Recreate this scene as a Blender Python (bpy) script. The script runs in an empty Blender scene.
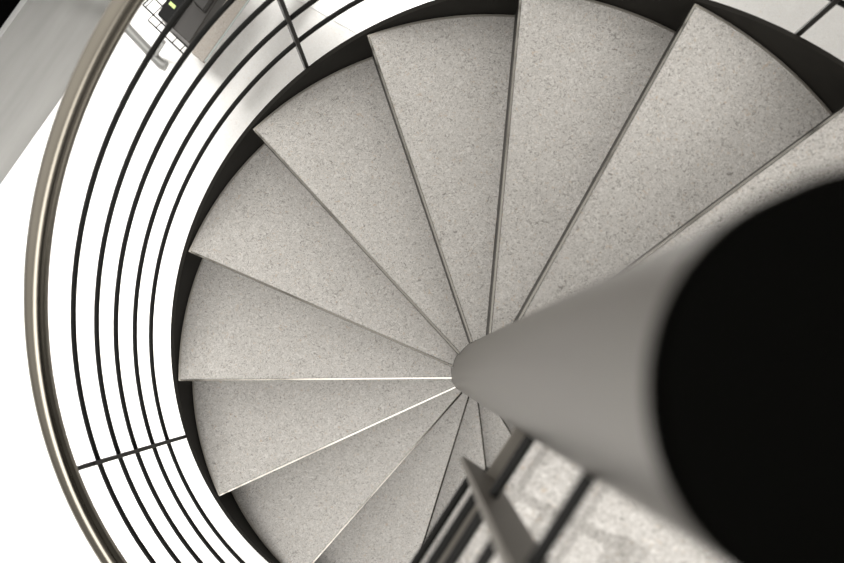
import bpy, math, random
from mathutils import Vector, Euler
random.seed(4)
S = bpy.context.scene
COL = S.collection
R = math.radians

# ------------------------------------------------------------------ camera
CAM = Vector((-0.16851, 0.01503, 3.01429))
EUL = Euler((0.0847324, 0.0007046, -0.0264850), 'XYZ')
FPX = 1000.0
cd = bpy.data.cameras.new('camera'); cam = bpy.data.objects.new('camera', cd); COL.objects.link(cam)
cam.location = CAM; cam.rotation_euler = EUL
cd.sensor_width = 36; cd.lens = FPX / 844 * 36; cd.clip_start = .02; cd.clip_end = 100
cd.dof.use_dof = True; cd.dof.focus_distance = 2.8; cd.dof.aperture_fstop = 3.5
S.camera = cam
S.view_settings.view_transform = 'Standard'; S.view_settings.look = 'None'
S.view_settings.gamma = 1; S.view_settings.use_curve_mapping = False
S.view_settings.exposure = 0.0

# ------------------------------------------------------------------ world: grey daylit hall, window side towards -y
W = bpy.data.worlds.new('world'); S.world = W; W.use_nodes = True
nt = W.node_tree; nt.nodes.clear()
out = nt.nodes.new('ShaderNodeOutputWorld'); bg = nt.nodes.new('ShaderNodeBackground')
tc = nt.nodes.new('ShaderNodeTexCoord'); dp = nt.nodes.new('ShaderNodeVectorMath'); dp.operation = 'DOT_PRODUCT'
dp.inputs[1].default_value = (-.40, .45, .80)
rp = nt.nodes.new('ShaderNodeValToRGB')
mr = nt.nodes.new('ShaderNodeMapRange'); mr.inputs['From Min'].default_value = -1; mr.inputs['From Max'].default_value = 1
nt.links.new(tc.outputs['Generated'], dp.inputs[0]); nt.links.new(dp.outputs['Value'], mr.inputs['Value'])
nt.links.new(mr.outputs['Result'], rp.inputs['Fac']); nt.links.new(rp.outputs['Color'], bg.inputs['Color'])
e = rp.color_ramp.elements
e[0].position = 0; e[0].color = (.26, .25, .235, 1)
e[1].position = 1; e[1].color = (1.15, 1.12, 1.07, 1)
m = e.new(.55); m.color = (.36, .345, .32, 1)
m = e.new(.78); m.color = (.95, .92, .87, 1)
bg.inputs['Strength'].default_value = 1.38
# a high bright window towards -y
d2 = nt.nodes.new('ShaderNodeVectorMath'); d2.operation = 'DOT_PRODUCT'; d2.inputs[1].default_value = (.12, -.60, .78)
m2 = nt.nodes.new('ShaderNodeMapRange'); m2.inputs['From Min'].default_value = .93; m2.inputs['From Max'].default_value = .965; m2.inputs['To Max'].default_value = 4.4
ad = nt.nodes.new('ShaderNodeMix'); ad.data_type = 'RGBA'; ad.blend_type = 'ADD'; ad.clamp_factor = False; ad.inputs['B'].default_value = (1, .98, .95, 1)
nt.links.new(tc.outputs['Generated'], d2.inputs[0]); nt.links.new(d2.outputs['Value'], m2.inputs['Value']); nt.links.new(m2.outputs['Result'], ad.inputs['Factor'])
nt.links.new(rp.outputs['Color'], ad.inputs['A']); nt.links.new(ad.outputs['Result'], bg.inputs['Color'])
nt.links.new(bg.outputs[0], out.inputs[0])

# ------------------------------------------------------------------ pixel helper (a photo point on the horizontal plane at height z)
MAT3 = EUL.to_matrix()
def at(px, py, z):
    d = MAT3 @ Vector(((px - 422) / FPX, -(py - 281.5) / FPX, -1.0))
    return CAM + d * ((z - CAM.z) / d.z)

# ------------------------------------------------------------------ added lamps: floor fills, sun stand-in over the landing
def area(name, loc, target, size, power, spread=180, sy=None, color=(1, .985, .96)):
    d = bpy.data.lights.new(name, 'AREA'); d.shape = 'RECTANGLE'; d.size = size; d.size_y = sy or size
    d.energy = power; d.spread = R(spread); d.color = color
    o = bpy.data.objects.new(name, d); COL.objects.link(o); o.location = loc
    if target: o.rotation_euler = (Vector(target) - Vector(loc)).to_track_quat('-Z', 'Y').to_euler()
    return o
area('floor_fill_left', (-2.1, -.15, 4.4), None, 1.9, 62, 13, 4.6)  # added fill without a known source, whitens the floor on the left
area('floor_fill_back', (.15, 2.3, 4.28), None, 1.3, 30, 14, 1.2)  # added fill, brightens the strip of floor behind the stair
def spot(name, loc, target, power, cone, blend, rad, color=(1, .985, .96)):
    d = bpy.data.lights.new(name, 'SPOT'); d.energy = power; d.spot_size = R(cone); d.spot_blend = blend
    d.shadow_soft_size = rad; d.color = color
    o = bpy.data.objects.new(name, d); COL.objects.link(o); o.location = loc
    o.rotation_euler = (Vector(target) - Vector(loc)).to_track_quat('-Z', 'Y').to_euler()
    return o
LT = Vector((.352, -.376, 1.62))
LD = Vector((.872, -.46, 0)).normalized() * math.cos(R(74.5)) + Vector((0, 0, -math.sin(R(74.5))))
spot('landing_sun_spot', LT - LD * 9, LT, 1300, 6.0, .12, .035)  # spot standing in for sun that falls through the rails onto the landing

# ------------------------------------------------------------------ materials
def mat(name, col, rough=.5, metal=0., spec=.5):
    m = bpy.data.materials.new(name); m.use_nodes = True
    b = m.node_tree.nodes['Principled BSDF']
    b.inputs['Base Color'].default_value = (*col, 1); b.inputs['Roughness'].default_value = rough
    b.inputs['Metallic'].default_value = metal; b.inputs['Specular IOR Level'].default_value = spec
    return m
def grain(m, col, amount=.12, scale=60, bump=0.0, stretch=(1, 1, 1)):
    """faint procedural unevenness of one colour"""
    t = m.node_tree; b = t.nodes['Principled BSDF']
    tc = t.nodes.new('ShaderNodeTexCoord'); mp = t.nodes.new('ShaderNodeMapping'); mp.inputs['Scale'].default_value = stretch
    n = t.nodes.new('ShaderNodeTexNoise'); n.inputs['Scale'].default_value = scale; n.inputs['Detail'].default_value = 4
    r = t.nodes.new('ShaderNodeValToRGB')
    r.color_ramp.elements[0].position = .3; r.color_ramp.elements[1].position = .7
    r.color_ramp.elements[0].color = (*[c * (1 - amount) for c in col], 1)
    r.color_ramp.elements[1].color = (*[min(1, c * (1 + amount)) for c in col], 1)
    t.links.new(tc.outputs['Object'], mp.inputs[0]); t.links.new(mp.outputs[0], n.inputs['Vector'])
    t.links.new(n.outputs['Fac'], r.inputs[0]); t.links.new(r.outputs[0], b.inputs['Base Color'])
    if bump:
        bp = t.nodes.new('ShaderNodeBump'); bp.inputs['Strength'].default_value = bump; bp.inputs['Distance'].default_value = .002
        t.links.new(n.outputs['Fac'], bp.inputs['Height']); t.links.new(bp.outputs[0], b.inputs['Normal'])
    return m
def lino(name, base, dark, light, k=1.0):
    """flecked linoleum: tangled light and dark fibres, dots"""
    m = mat(name, base, .55, 0, .35); t = m.node_tree; b = t.nodes['Principled BSDF']; L = t.links.new
    tc = t.nodes.new('ShaderNodeTexCoord')
    def noise(scale, det, dist, rough=.6):
        n = t.nodes.new('ShaderNodeTexNoise'); n.inputs['Scale'].default_value = scale; n.inputs['Detail'].default_value = det
        n.inputs['Distortion'].default_value = dist; n.inputs['Roughness'].default_value = rough
        L(tc.outputs['Object'], n.inputs['Vector']); return n.outputs['Fac']
    def ramp(f, a, c):
        r = t.nodes.new('ShaderNodeMapRange'); r.inputs['From Min'].default_value = a; r.inputs['From Max'].default_value = c
        L(f, r.inputs['Value']); return r.outputs['Result']
    def mix(f, A, B, fac=1.0):
        x = t.nodes.new('ShaderNodeMix'); x.data_type = 'RGBA'
        mu = t.nodes.new('ShaderNodeMath'); mu.operation = 'MULTIPLY'; mu.inputs[1].default_value = fac; L(f, mu.inputs[0])
        L(mu.outputs[0], x.inputs['Factor'])
        for sock, v in ((x.inputs['A'], A), (x.inputs['B'], B)):
            if isinstance(v, tuple): sock.default_value = (*v, 1)
            else: L(v, sock)
        return x.outputs['Result']
    c = mix(ramp(noise(9, 3, .3), .35, .65), base, tuple(v * .93 for v in base), .8)
    c = mix(ramp(noise(80, 3, 2.0), .50, .62), c, light, .6 * k)
    c = mix(ramp(noise(90, 3, 2.8), .54, .64), c, dark, .8 * k)
    c = mix(ramp(noise(45, 2, 3.5), .64, .70), c, tuple(v * .8 for v in dark), .75 * k)
    c = mix(ramp(noise(260, 2, .5), .52, .75), c, tuple(v * 1.05 for v in dark), .5 * k)
    wb = (base[0] * .9, base[1] * .74, base[2] * .58)
    c = mix(ramp(noise(70, 1, 2.5), .66, .73), c, wb, .7 * k)
    L(c, b.inputs['Base Color'])
    return m

M = dict(
    lino=lino('flecked_linoleum', (.60, .578, .55), (.25, .235, .215), (.78, .76, .73)),
    lino_landing=lino('flecked_linoleum_landing', (.54, .52, .495), (.27, .25, .23), (.78, .76, .73)),  # tread linoleum, base darkened to put the landing's shade into the colour
    tray=mat('dark_tread_tray', (.020, .018, .015), .5, .3),
    lip=mat('tray_lip_steel', (.50, .47, .42), .4, .8),
    nose=mat('polished_nosing_steel', (.22, .21, .19), .16, 1.0),
    stringer=grain(mat('charcoal_painted_steel', (.0165, .015, .0125), .7, 0, .15), (.0165, .015, .0125), .12, 20),
    column=grain(mat('grey_brushed_column_steel', (.30, .285, .265), .32, .5, .4), (.100, .093, .084), .06, 14, 0, (1, 1, .05)),
    cap=mat('matt_black_plastic', (.0018, .0018, .0016), .9, 0, .0),
    rod=mat('dark_steel_rod', (.006, .0057, .005), .5, 0, .18),
    post=mat('dark_steel_flat_bar', (.012, .011, .0095), .5, 0, .25),
    guard_post=mat('brown_grey_flat_bar', (.12, .108, .092), .45, .3),
    hand=grain(mat('brushed_stainless', (.23, .212, .18), .15, 1.0), (.23, .212, .18), .05, 6),
    flange=mat('taupe_painted_steel', (.24, .22, .19), .5, .2),
    black=mat('black_painted_wall', (.002, .002, .002), .9, 0, .0),
    wall=grain(mat('grey_satin_panel', (.19, .19, .183), .35, 0, .5), (.19, .19, .183), .12, 3.2, 0, (.7, .7, 3.0)),
    floor=None, chrome=mat('grey_tube_steel', (.20, .20, .19), .4, .4),
    device=mat('black_device_plastic', (.003, .003, .003), .6, 0, .2), door=mat('dark_brown_device_panel', (.022, .019, .016), .5),
    glass_edge=mat('pale_glass_edge', (.42, .46, .45), .25), white=mat('white_laminate', (.95, .95, .94), .5),
    desk=lino('flecked_desk_linoleum', (.34, .31, .275), (.22, .20, .18), (.42, .39, .35), .8),
    carton=mat('dark_charcoal', (.03, .028, .026), .6),
)
M['floor'] = lino('pale_flecked_floor', (.79, .78, .76), (.66, .64, .61), (.90, .90, .89), .55)
dm = mat('lit_green_display', (.3, .4, .12), .4); db = dm.node_tree.nodes['Principled BSDF']
db.inputs['Emission Color'].default_value = (.52, .66, .24, 1); db.inputs['Emission Strength'].default_value = .75
M['display'] = dm

# ------------------------------------------------------------------ mesh helpers
class MB:
    def __init__(s): s.v = []; s.f = []
    def add(s, v, f):
        n = len(s.v); s.v += [tuple(x) for x in v]; s.f += [tuple(i + n for i in q) for q in f]; return s
    def prism(s, poly, z0, z1):
        """vertical extrusion of a ccw polygon"""
        n = len(poly); v = [(p[0], p[1], z0) for p in poly] + [(p[0], p[1], z1) for p in poly]
        f = [tuple(range(n - 1, -1, -1)), tuple(range(n, 2 * n))] + [(i, (i + 1) % n, n + (i + 1) % n, n + i) for i in range(n)]
        return s.add(v, f)
    def obox(s, c, ax, ay, az):
        """box from centre and three half-axis vectors"""
        c = Vector(c); ax, ay, az = Vector(ax), Vector(ay), Vector(az)
        v = [c + sx * ax + sy * ay + sz * az for sz in (-1, 1) for sx, sy in ((-1, -1), (1, -1), (1, 1), (-1, 1))]
        return s.add(v, [(3, 2, 1, 0), (4, 5, 6, 7), (0, 1, 5, 4), (1, 2, 6, 5), (2, 3, 7, 6), (3, 0, 4, 7)])
    def tube(s, pts, r, seg=12, prof=None):
        pts = [Vector(p) for p in pts]; n = len(pts); v = []
        up = Vector((0, 0, 1))
        for i, p in enumerate(pts):
            t = (pts[min(i + 1, n - 1)] - pts[max(i - 1, 0)]).normalized()
            u = up if abs(t.z) < .9 else Vector((1, 0, 0))
            a = t.cross(u).normalized(); b = a.cross(t).normalized()
            for k in range(seg):
                q = 2 * math.pi * k / seg
                v.append(p + a * math.cos(q) * r + b * math.sin(q) * r)
        f = [(i * seg + k, i * seg + (k + 1) % seg, (i + 1) * seg + (k + 1) % seg, (i + 1) * seg + k) for i in range(n - 1) for k in range(seg)]
        f += [tuple(range(seg - 1, -1, -1)), tuple((n - 1) * seg + k for k in range(seg))]
        return s.add(v, f)
    def build(s, name, m, parent=None, smooth=False, bevel=0, segs=2):
        me = bpy.data.meshes.new(name); o = bpy.data.objects.new(name, me); COL.objects.link(o)
        loc = parent_loc(parent)
        me.from_pydata([(a[0] - loc[0], a[1] - loc[1], a[2] - loc[2]) for a in s.v], [], s.f); me.update()
        import bmesh
        b = bmesh.new(); b.from_mesh(me); bmesh.ops.recalc_face_normals(b, faces=b.faces); b.to_mesh(me); b.free()
        me.materials.append(m)
        if parent: o.parent = parent
        if bevel:
            bv = o.modifiers.new('bevel', 'BEVEL'); bv.width = bevel; bv.segments = segs; bv.limit_method = 'ANGLE'
        if smooth or bevel:
            for p in me.polygons: p.use_smooth = True
            me.set_sharp_from_angle(angle=R(40))
        return o
def parent_loc(p):
    l = Vector((0, 0, 0))
    while p: l += p.location; p = p.parent
    return l
def tag(o, label=None, cat=None, group=None, kind=None):
    if label: o['label'] = label
    if cat: o['category'] = cat
    if group: o['group'] = group
    if kind: o['kind'] = kind
    return o
def thing(name, label, cat, loc=(0, 0, 0), group=None):
    o = bpy.data.objects.new(name, None); COL.objects.link(o); o.location = loc; o.empty_display_size = .1
    return tag(o, label, cat, group)

# ------------------------------------------------------------------ stair geometry
H = .18; RO = .9009; RC = .0836; TH7 = 3.12355; DT = .41902; OFF = .02477
RS = .9163; RR = .9263; RH = .9235
A_ST, A_H = .0186, 1.0269
A_RAIL = (.1952, .3511, .5130, .6579, .8117)
FLOOR = -1.26; LAND = 1.62; KTOP = -2; KBOT = 14
def th(k): return TH7 + DT * (k - 7)
def zt(k): return -(k - 7) * H
def zh(t, a): return -((t - TH7) / DT) * H + a
def nose_pt(k, r, off=0.0):
    t = th(k); o = OFF + off; rr = math.sqrt(max(r * r - o * o, 0))
    return Vector((rr * math.cos(t) - o * math.sin(t), rr * math.sin(t) + o * math.cos(t), 0))
def ang(p): return math.atan2(p.y, p.x)
def helix(r, a, t0, t1, n): return [(r * math.cos(t), r * math.sin(t), zh(t, a)) for t in [t0 + (t1 - t0) * i / n for i in range(n + 1)]]

# ------------------------------------------------------------------ setting
MB().prism([(-7, -6), (6, -6), (6, 6), (-7, 6)], FLOOR - .12, FLOOR).build('floor', M['floor'])['kind'] = 'structure'
wa = at(0, 185, FLOOR); wb = at(60, 100, FLOOR); wd = (wb - wa).normalized(); wn = Vector((-wd.y, wd.x, 0))
if wn.x > 0: wn = -wn
p0 = wa - wd * .7; p1 = wa + wd * 4.6
def quad(a, b, n, t): return [(a.x, a.y), (b.x, b.y), ((b + n * t).x, (b + n * t).y), ((a + n * t).x, (a + n * t).y)]
MB().prism(quad(p0, p1, wn, .14), FLOOR, -.568).build('wall_left', M['wall'])['kind'] = 'structure'
MB().prism([(.25, -1.9), (2.52, -1.9), (2.52, 3), (.95, 3), (.85, 1.2), (.25, .6)], 4.30, 4.45).build('shading_ceiling', M['white'])['kind'] = 'structure'  # unseen slab added overhead, outline cut to shade the landing and right treads
MB().prism([(2.4, -1.9), (2.52, -1.9), (2.52, 3), (2.4, 3)], FLOOR, 4.30).build('shading_wall_right', M['wall'])['kind'] = 'structure'  # unseen wall added to hold back light from the right
q0, q1 = p0 + wn * .141, p1 + wn * .141
MB().prism(quad(p0 + wn * .02, p1 + wn * .02, wn, .10), -.566, .05).build('wall_left', M['black'])['kind'] = 'structure'

# ------------------------------------------------------------------ spiral staircase
st = thing('spiral_staircase', 'grey spiral staircase of flecked linoleum treads winding down around a thick round steel column', 'staircase', (0, 0, FLOOR))
c = MB(); n = 96; CT = 2.661
prof = [(0, FLOOR), (RC + .03, FLOOR), (RC + .03, FLOOR + .012), (RC, FLOOR + .012), (RC, CT - .03), (0, CT - .03)]
def lathe(prof, n=96):
    mb = MB(); v = []; f = []
    rows = [p for p in prof if p[0] > 1e-6]
    for r, z in rows: v += [(r * math.cos(2 * math.pi * k / n), r * math.sin(2 * math.pi * k / n), z) for k in range(n)]
    for i in range(len(rows) - 1): f += [(i * n + k, i * n + (k + 1) % n, (i + 1) * n + (k + 1) % n, (i + 1) * n + k) for k in range(n)]
    f += [tuple(range(n - 1, -1, -1)), tuple((len(rows) - 1) * n + k for k in range(n))]
    return mb.add(v, f)
colm = lathe(prof).build('center_column', M['column'], st, smooth=True)
tag(colm, 'thick round grey steel column')
capo = lathe([(RC + .0006, CT - .03), (RC + .0006, CT - .003), (RC - .003, CT)]).build('column_cap', M['cap'], colm, smooth=True)
tag(capo, 'matt black flat cap')

TT = .042
def tread(k):
    z = zt(k); t = bpy.data.objects  # noqa
    ri = RC - .004; back = k - 1
    a0 = ang(nose_pt(k, RO)); a1 = th(k - 1) + .05 + .0
    while a0 - th(k) > math.pi: a0 -= 2 * math.pi
    while th(k) - a0 > math.pi: a0 += 2 * math.pi
    # outline: inner nose point, outer nose point, outer arc back (clockwise = up) to behind the next nose, inner arc
    def outline(inset):
        a = nose_pt(k, ri + inset, -inset); b = nose_pt(k, RO - inset, -inset)
        ta = ang(b); tb = ang(nose_pt(k - 1, RO)) - .03
        while ta < tb: ta += 2 * math.pi
        while ta - tb > math.pi: ta -= 2 * math.pi
        N = 14; arc = [((RO - inset) * math.cos(ta + (tb - ta) * i / N), (RO - inset) * math.sin(ta + (tb - ta) * i / N)) for i in range(N + 1)]
        ia = ang(a); ib = ang(nose_pt(k - 1, ri + inset)) - .10
        while ia < ib: ia += 2 * math.pi
        while ia - ib > math.pi: ia -= 2 * math.pi
        inn = [((ri + inset) * math.cos(ib + (ia - ib) * i / 6), (ri + inset) * math.sin(ib + (ia - ib) * i / 6)) for i in range(7)]
        p = arc + inn; p.reverse(); return p
    tr = MB().prism(outline(0), z - TT, z - .004).build('tread', M['tray'], st)
    MB().prism(outline(.0045), z - .004, z).build('linoleum_inlay', M['lino'], tr)
    # light outer lip
    b = nose_pt(k, RO); ta = ang(b); tb = ang(nose_pt(k - 1, RO)) - .03
    while ta < tb: ta += 2 * math.pi
    while ta - tb > math.pi: ta -= 2 * math.pi
    lp = MB(); N = 18; v = []; f = []
    for i in range(N + 1):
        q = ta + (tb - ta) * i / N
        for r, zz in ((RO + .001, z - TT), (RO + .001, z + .0012), (RO - .0042, z + .0012), (RO - .0042, z - .003)): v.append((r * math.cos(q), r * math.sin(q), zz))
    for i in range(N): f += [(i * 4 + j, i * 4 + (j + 1) % 4, i * 4 + 4 + (j + 1) % 4, i * 4 + 4 + j) for j in range(4)]
    f += [(0, 1, 2, 3), (N * 4 + 3, N * 4 + 2, N * 4 + 1, N * 4)]
    lp.add(v, f).build('edge_lip', M['lip'], tr)
    A = nose_pt(k, RC + .002, -.005); B = nose_pt(k, RO - .004, -.005); d = (B - A).normalized(); nf = Vector((-d.y, d.x, 0))
    zb = max(z - H + .0005, FLOOR)
    MB().prism([tuple(B[:2]), tuple((B + nf * .002)[:2]), tuple((A + nf * .002)[:2]), tuple(A[:2])], zb, z - .006).build('riser', M['tray'], tr)
    # nosing: rounded strip along the front edge
    A = nose_pt(k, RC + .002); B = nose_pt(k, RO - .002); d = (B - A).normalized(); nf = Vector((-d.y, d.x, 0))
    ns = MB(); v = []; f = []; pr = [(-.0050, -.0039), (-.0050, .0006)]
    pr += [(-.0040, .0008), (.0008, -.0008), (.0014, -.0022), (.0014, -.0045)]
    for P in (A, B):
        for u, w in pr: v.append((P.x + nf.x * u, P.y + nf.y * u, z + w))
    n_ = len(pr); f = [(j, (j + 1) % n_, n_ + (j + 1) % n_, n_ + j) for j in range(n_)] + [tuple(range(n_ - 1, -1, -1)), tuple(range(n_, 2 * n_))]
    tag(ns.add(v, f).build('nosing', M['nose'], tr), 'polished steel nosing')
for k in range(KTOP + 1, KBOT): tread(k)

# outer stringer: a helical plate
t0, t1 = th(KTOP) + .02, th(KBOT) - .12
N = 220; v = []; f = []
for i in range(N + 1):
    t = t0 + (t1 - t0) * i / N; zu = zh(t, A_ST); zl = max(zh(t, A_ST) - .285, FLOOR)
    for r, z in ((RS, zl), (RS, zu), (RS - .011, zu), (RS - .011, zl)): v.append((r * math.cos(t), r * math.sin(t), z))
for i in range(N): f += [(i * 4 + j, i * 4 + (j + 1) % 4, i * 4 + 4 + (j + 1) % 4, i * 4 + 4 + j) for j in range(4)]
f += [(3, 2, 1, 0), (N * 4, N * 4 + 1, N * 4 + 2, N * 4 + 3)]
sg = MB().add(v, f).build('stringer', M['stringer'], st, smooth=True); tag(sg, 'charcoal painted curved outer stringer')

# ------------------------------------------------------------------ outer railing
rl = thing('stair_railing', 'curved railing of five thin dark rods under stainless handrail around the spiral staircase', 'railing', (0, 0, 0))
tl0, tl1 = th(KTOP) + .10, th(KBOT) - .18
for a in A_RAIL:
    MB().tube(helix(RR, a, tl0, tl1, 200), .0062, 10).build('rail', M['rod'], rl, smooth=True)
tag(MB().tube(helix(RH, A_H, tl0 - .03, tl1 + .03, 220), .0228, 24).build('handrail', M['hand'], rl, smooth=True), 'brushed stainless round handrail')
def post(deg):
    t = R(deg); er = Vector((math.cos(t), math.sin(t), 0)); et = Vector((-er.y, er.x, 0))
    zb = zh(t, A_ST) - .10; ztop = zh(t, A_RAIL[4]) + .06
    m_ = MB().obox(er * (RS + .014) + Vector((0, 0, (zb + ztop) / 2)), er * .0135, et * .005, (0, 0, (ztop - zb) / 2))
    po = m_.build('post', M['post'], rl, bevel=.001)
    MB().tube([er * RH + Vector((0, 0, ztop - .03)), er * RH + Vector((0, 0, zh(t, A_H) - .015))], .0055, 10).build('handrail_bracket', M['rod'], po, smooth=True)
    for dz in (-.03, -.075):
        MB().tube([er * (RS + .006) + et * .0 + Vector((0, 0, zh(t, A_ST) + dz)), er * (RS + .034) + Vector((0, 0, zh(t, A_ST) + dz))], .004, 8).build('bolt', M['rod'], po, smooth=True)
for dg in (191.3, 119.3, 47.3, -24, 263.5, 335.5): post(dg)

# ------------------------------------------------------------------ upper landing
L = Vector((-.571, -.821, 0)).normalized(); Nn = Vector((-L.y, L.x, 0))
if Nn.x < 0: Nn = -Nn
NAD = Vector((CAM.x, CAM.y, 0))
def lp(nv, lv, z=0): q = NAD + Nn * nv + L * lv; return Vector((q.x, q.y, z))
EDGE = .1848
ld = thing('upper_landing', 'bright flecked upper landing slab with charcoal edge at top of the stairs', 'landing', (0, 0, LAND))
ca = lp(EDGE, .03); ea = lp(EDGE, 2.4)
a_n = th(KTOP)
n0 = nose_pt(KTOP, RC + .002); n1 = nose_pt(KTOP, RO); n2 = nose_pt(KTOP, 2.6)
# ccw: arc round the column from the edge line to the nose, then outwards
sa = ang(ca); rr0 = RC + .001
s_edge = math.asin(max(-1, min(1, 0)))
# intersection of the edge line with the column circle
import cmath
b_ = 2 * (lp(EDGE, 0).x * L.x + lp(EDGE, 0).y * L.y); c_ = lp(EDGE, 0).x ** 2 + lp(EDGE, 0).y ** 2 - rr0 ** 2
lv = (-b_ + math.sqrt(b_ * b_ - 4 * c_)) / 2; ce = lp(EDGE, lv)
s0 = ang(ce); s1 = ang(n0)
arc = [(rr0 * math.cos(s1 + (s0 - s1) * i / 10), rr0 * math.sin(s1 + (s0 - s1) * i / 10)) for i in range(11)]
RL = .95
e_end = lp(EDGE, 0); bq = 2 * (e_end.x * L.x + e_end.y * L.y); cq = e_end.x ** 2 + e_end.y ** 2 - RL ** 2
LE = (-bq + math.sqrt(bq * bq - 4 * cq)) / 2; ea = lp(EDGE, LE); se = ang(ea)
rim = [(RL * math.cos(se + (R(-62) - se) * i / 12), RL * math.sin(se + (R(-62) - se) * i / 12)) for i in range(13)]
poly = arc + rim + [(1.15, -1.85), (2.05, -1.85), (nose_pt(KTOP, 2.5).x, nose_pt(KTOP, 2.5).y)]
MB().prism(list(reversed(poly)), LAND - .05, LAND).build('floor_covering', M['lino_landing'], ld)
MB().prism(list(reversed(poly)), LAND - .13, LAND - .05).build('deck', M['stringer'], ld)
# dark edge strip and lower taupe flange along the open edge
MB().prism([tuple(lp(EDGE, lv - .0)[:2]), tuple(lp(EDGE, LE)[:2]), tuple(lp(EDGE - .008, LE)[:2]), tuple(lp(EDGE - .008, lv)[:2])], LAND - .13, LAND + .002).build('edge_strip', M['tray'], ld)
MB().prism([tuple(lp(EDGE - .008, lv)[:2]), tuple(lp(EDGE - .008, LE)[:2]), tuple(lp(EDGE - .026, LE)[:2]), tuple(lp(EDGE - .026, lv)[:2])], LAND - .055, LAND - .045).build('edge_flange', M['flange'], ld)
A = n0; B = n2; d = (B - A).normalized(); nf = Vector((-d.y, d.x, 0))
MB().prism([tuple((A)[:2]), tuple(B[:2]), tuple((B + nf * .003)[:2]), tuple((A + nf * .003)[:2])], LAND - .04, LAND + .002).build('nosing', M['nose'], ld)

# ------------------------------------------------------------------ guard rail of the landing
gd = thing('landing_guardrail', 'dark rod guardrail with flat bar post fixed to the open edge of the upper landing', 'railing', lp(.145, .08, LAND))
PP = .145
def gz(px): return CAM.z - PP * FPX / px
for i, px in enumerate((99, 113, 127.5, 154, 197)):
    l0 = .085 if px not in (197, 127.5) else -.02
    MB().tube([lp(PP, l0, gz(px)), lp(PP, LE, gz(px))], .0062, 12).build('rail', M['rod'], gd, smooth=True)
def gpost(l, ztop):
    mb = MB().obox(lp((.122 + EDGE - .006) / 2, l, (LAND - .115 + ztop) / 2), Nn * ((EDGE - .006 - .122) / 2), L * .004, (0, 0, (ztop - LAND + .115) / 2))
    po = mb.build('post', M['guard_post'], gd, bevel=.0008)
    MB().tube([lp(EDGE - .02, l - .012, LAND - .09), lp(EDGE - .02, l + .012, LAND - .09)], .006, 10).build('bolt', M['rod'], po, smooth=True)
gpost(.082, LAND + .9); gpost(LE - .02, LAND + .9)
tag(MB().tube([lp(PP, .07, LAND + .93), lp(PP, LE, LAND + .93)], .0228, 20).build('handrail', M['hand'], gd, smooth=True), 'brushed stainless handrail')

# ------------------------------------------------------------------ things on the ground floor below
FZ = FLOOR
# white platform seen beyond the railing at the top
w0 = at(297, 0, FZ); w1 = at(353, 32, FZ); wd2 = (w1 - w0).normalized(); wn2 = Vector((-wd2.y, wd2.x, 0))
if wn2.x < 0: wn2 = -wn2
a = w0 - wd2 * .04; b = w1 + wd2 * .25
tag(MB().prism([tuple(a[:2]), tuple(b[:2]), tuple((b + wn2 * .55)[:2]), tuple((a + wn2 * .55 + wd2 * .3)[:2])], FZ, FZ + .012).build('rug', M['white'], bevel=.003), 'plain white rug on the pale floor behind the curved stringer', 'rug')

# desk with flecked top, glass edge and grey tube foot
dk = thing('desk', 'brown grey flecked desk with tube foot on the floor beyond the railing', 'desk', (at(215, 10, FZ).x, at(215, 10, FZ).y, FZ))
ZD = FZ + .72
pt = [at(*q, ZD) for q in ((193, 62), (206, 62), (262, -12), (300, -90), (232, -110), (176, 42))]
MB().prism([tuple(q[:2]) for q in (at(191, 52, ZD), at(203, 62, ZD), at(330, -114, ZD), at(315, -132, ZD))], ZD - .024, ZD).build('desk_top', M['desk'], dk, bevel=.003)
g0 = at(205, 62, ZD); g1 = at(328, -111, ZD)
MB().tube([g0 + Vector((0, 0, .002)), g1 + Vector((0, 0, .002))], .0035, 8).build('glass_edge', M['glass_edge'], dk, smooth=True)
f0 = at(129, 30, FZ + .022); f1 = at(161, 64, FZ + .022); f2 = at(166, 66, FZ + .022)
MB().tube([at(120, 20, FZ + .022), f0, f1, f2], .021, 16).build('foot', M['chrome'], dk, smooth=True)
MB().tube([at(155, 56, FZ + .03), at(164, 42, FZ + .34)], .008, 10).build('leg', M['chrome'], dk, smooth=True)
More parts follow.
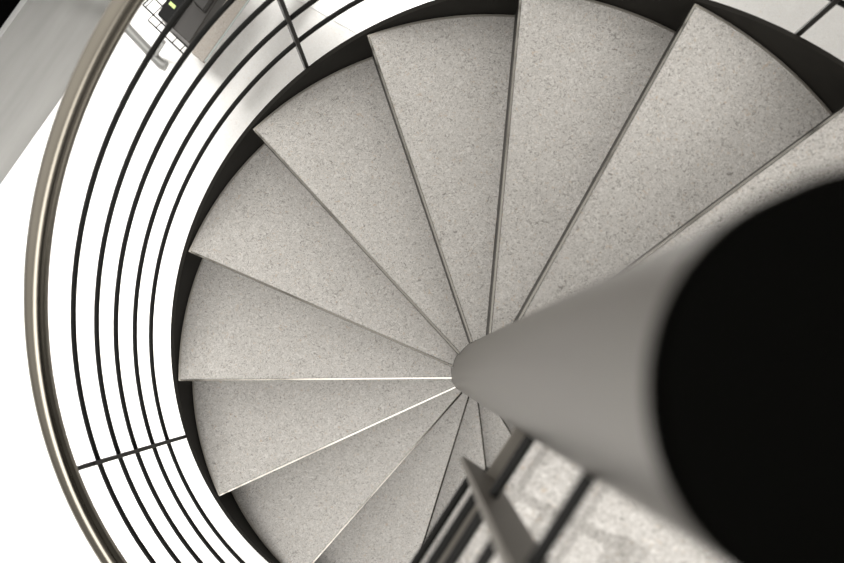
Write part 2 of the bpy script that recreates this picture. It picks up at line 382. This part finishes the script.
for q in ((320, -118),):
    MB().tube([at(*q, ZD - .02), Vector((at(*q, ZD).x, at(*q, ZD).y, FZ))], .018, 12).build('leg', M['chrome'], dk, smooth=True)

# wire rack with black device
ZR = FZ + .40
wr = thing('wire_rack', 'small black wire rack under the dark device beside the desk', 'rack', (at(165, 20, FZ).x, at(165, 20, FZ).y, FZ))
u0 = at(143, 5, ZR); u1 = at(203, 62, ZR); ud = (u1 - u0).normalized(); un = Vector((-ud.y, ud.x, 0))
if un.y < 0: un = -un
u1 = u0 + (u1 - u0) * .8; Lr = (u1 - u0).length
mb = MB()
mb.tube([u0, u1], .0035, 8); mb.tube([u0 + un * .05, u1 * 1 + un * .05 - ud * .08], .003, 8)
mb.tube([u0 - un * .03 - Vector((0, 0, .0)) + ud * .06, u1 - un * .03], .0032, 8)
mb.tube([u0, u0 + un * .45], .0035, 8)
mb.build('frame', M['rod'], wr, smooth=True)
for i in range(6):
    q = u0 + ud * (Lr * (i + .3) / 6)
    MB().tube([q - un * (.03 if i else 0), q, q + un * .30], .0024, 6).build('wire', M['rod'], wr, smooth=True)
for q in (u0 + un * .42, u0 + ud * .2 + un * .42):
    MB().tube([q, Vector((q.x, q.y, FZ))], .004, 8).build('leg', M['rod'], wr, smooth=True)

dv = thing('desktop_device', 'black office device with small lit green display beyond the handrail', 'device', (at(180, 5, ZR).x, at(180, 5, ZR).y, ZR + .004))
ZT = ZR + .20
def dq(pts, z0, z1, name, m, par, bev=.004):
    return MB().prism([tuple(at(*q, z1)[:2]) for q in pts], z0, z1).build(name, m, par, bevel=bev)
dq([(158, 15), (189, 43), (240, -34), (209, -62)], ZR + .004, ZT - .03, 'body', M['door'], dv)
dq([(157, 14), (171, 26), (222, -51), (208, -63)], ZT - .029, ZT, 'control_panel', M['device'], dv)
dq([(193, 1), (203, 10), (237, -42), (227, -51)], ZT - .029, ZT + .01, 'paper_tray', M['carton'], dv)
ds = dq([(168.5, 4), (174, 9), (176, 6), (170.5, 1)], ZT + .0, ZT + .002, 'display', M['display'], dv, 0)
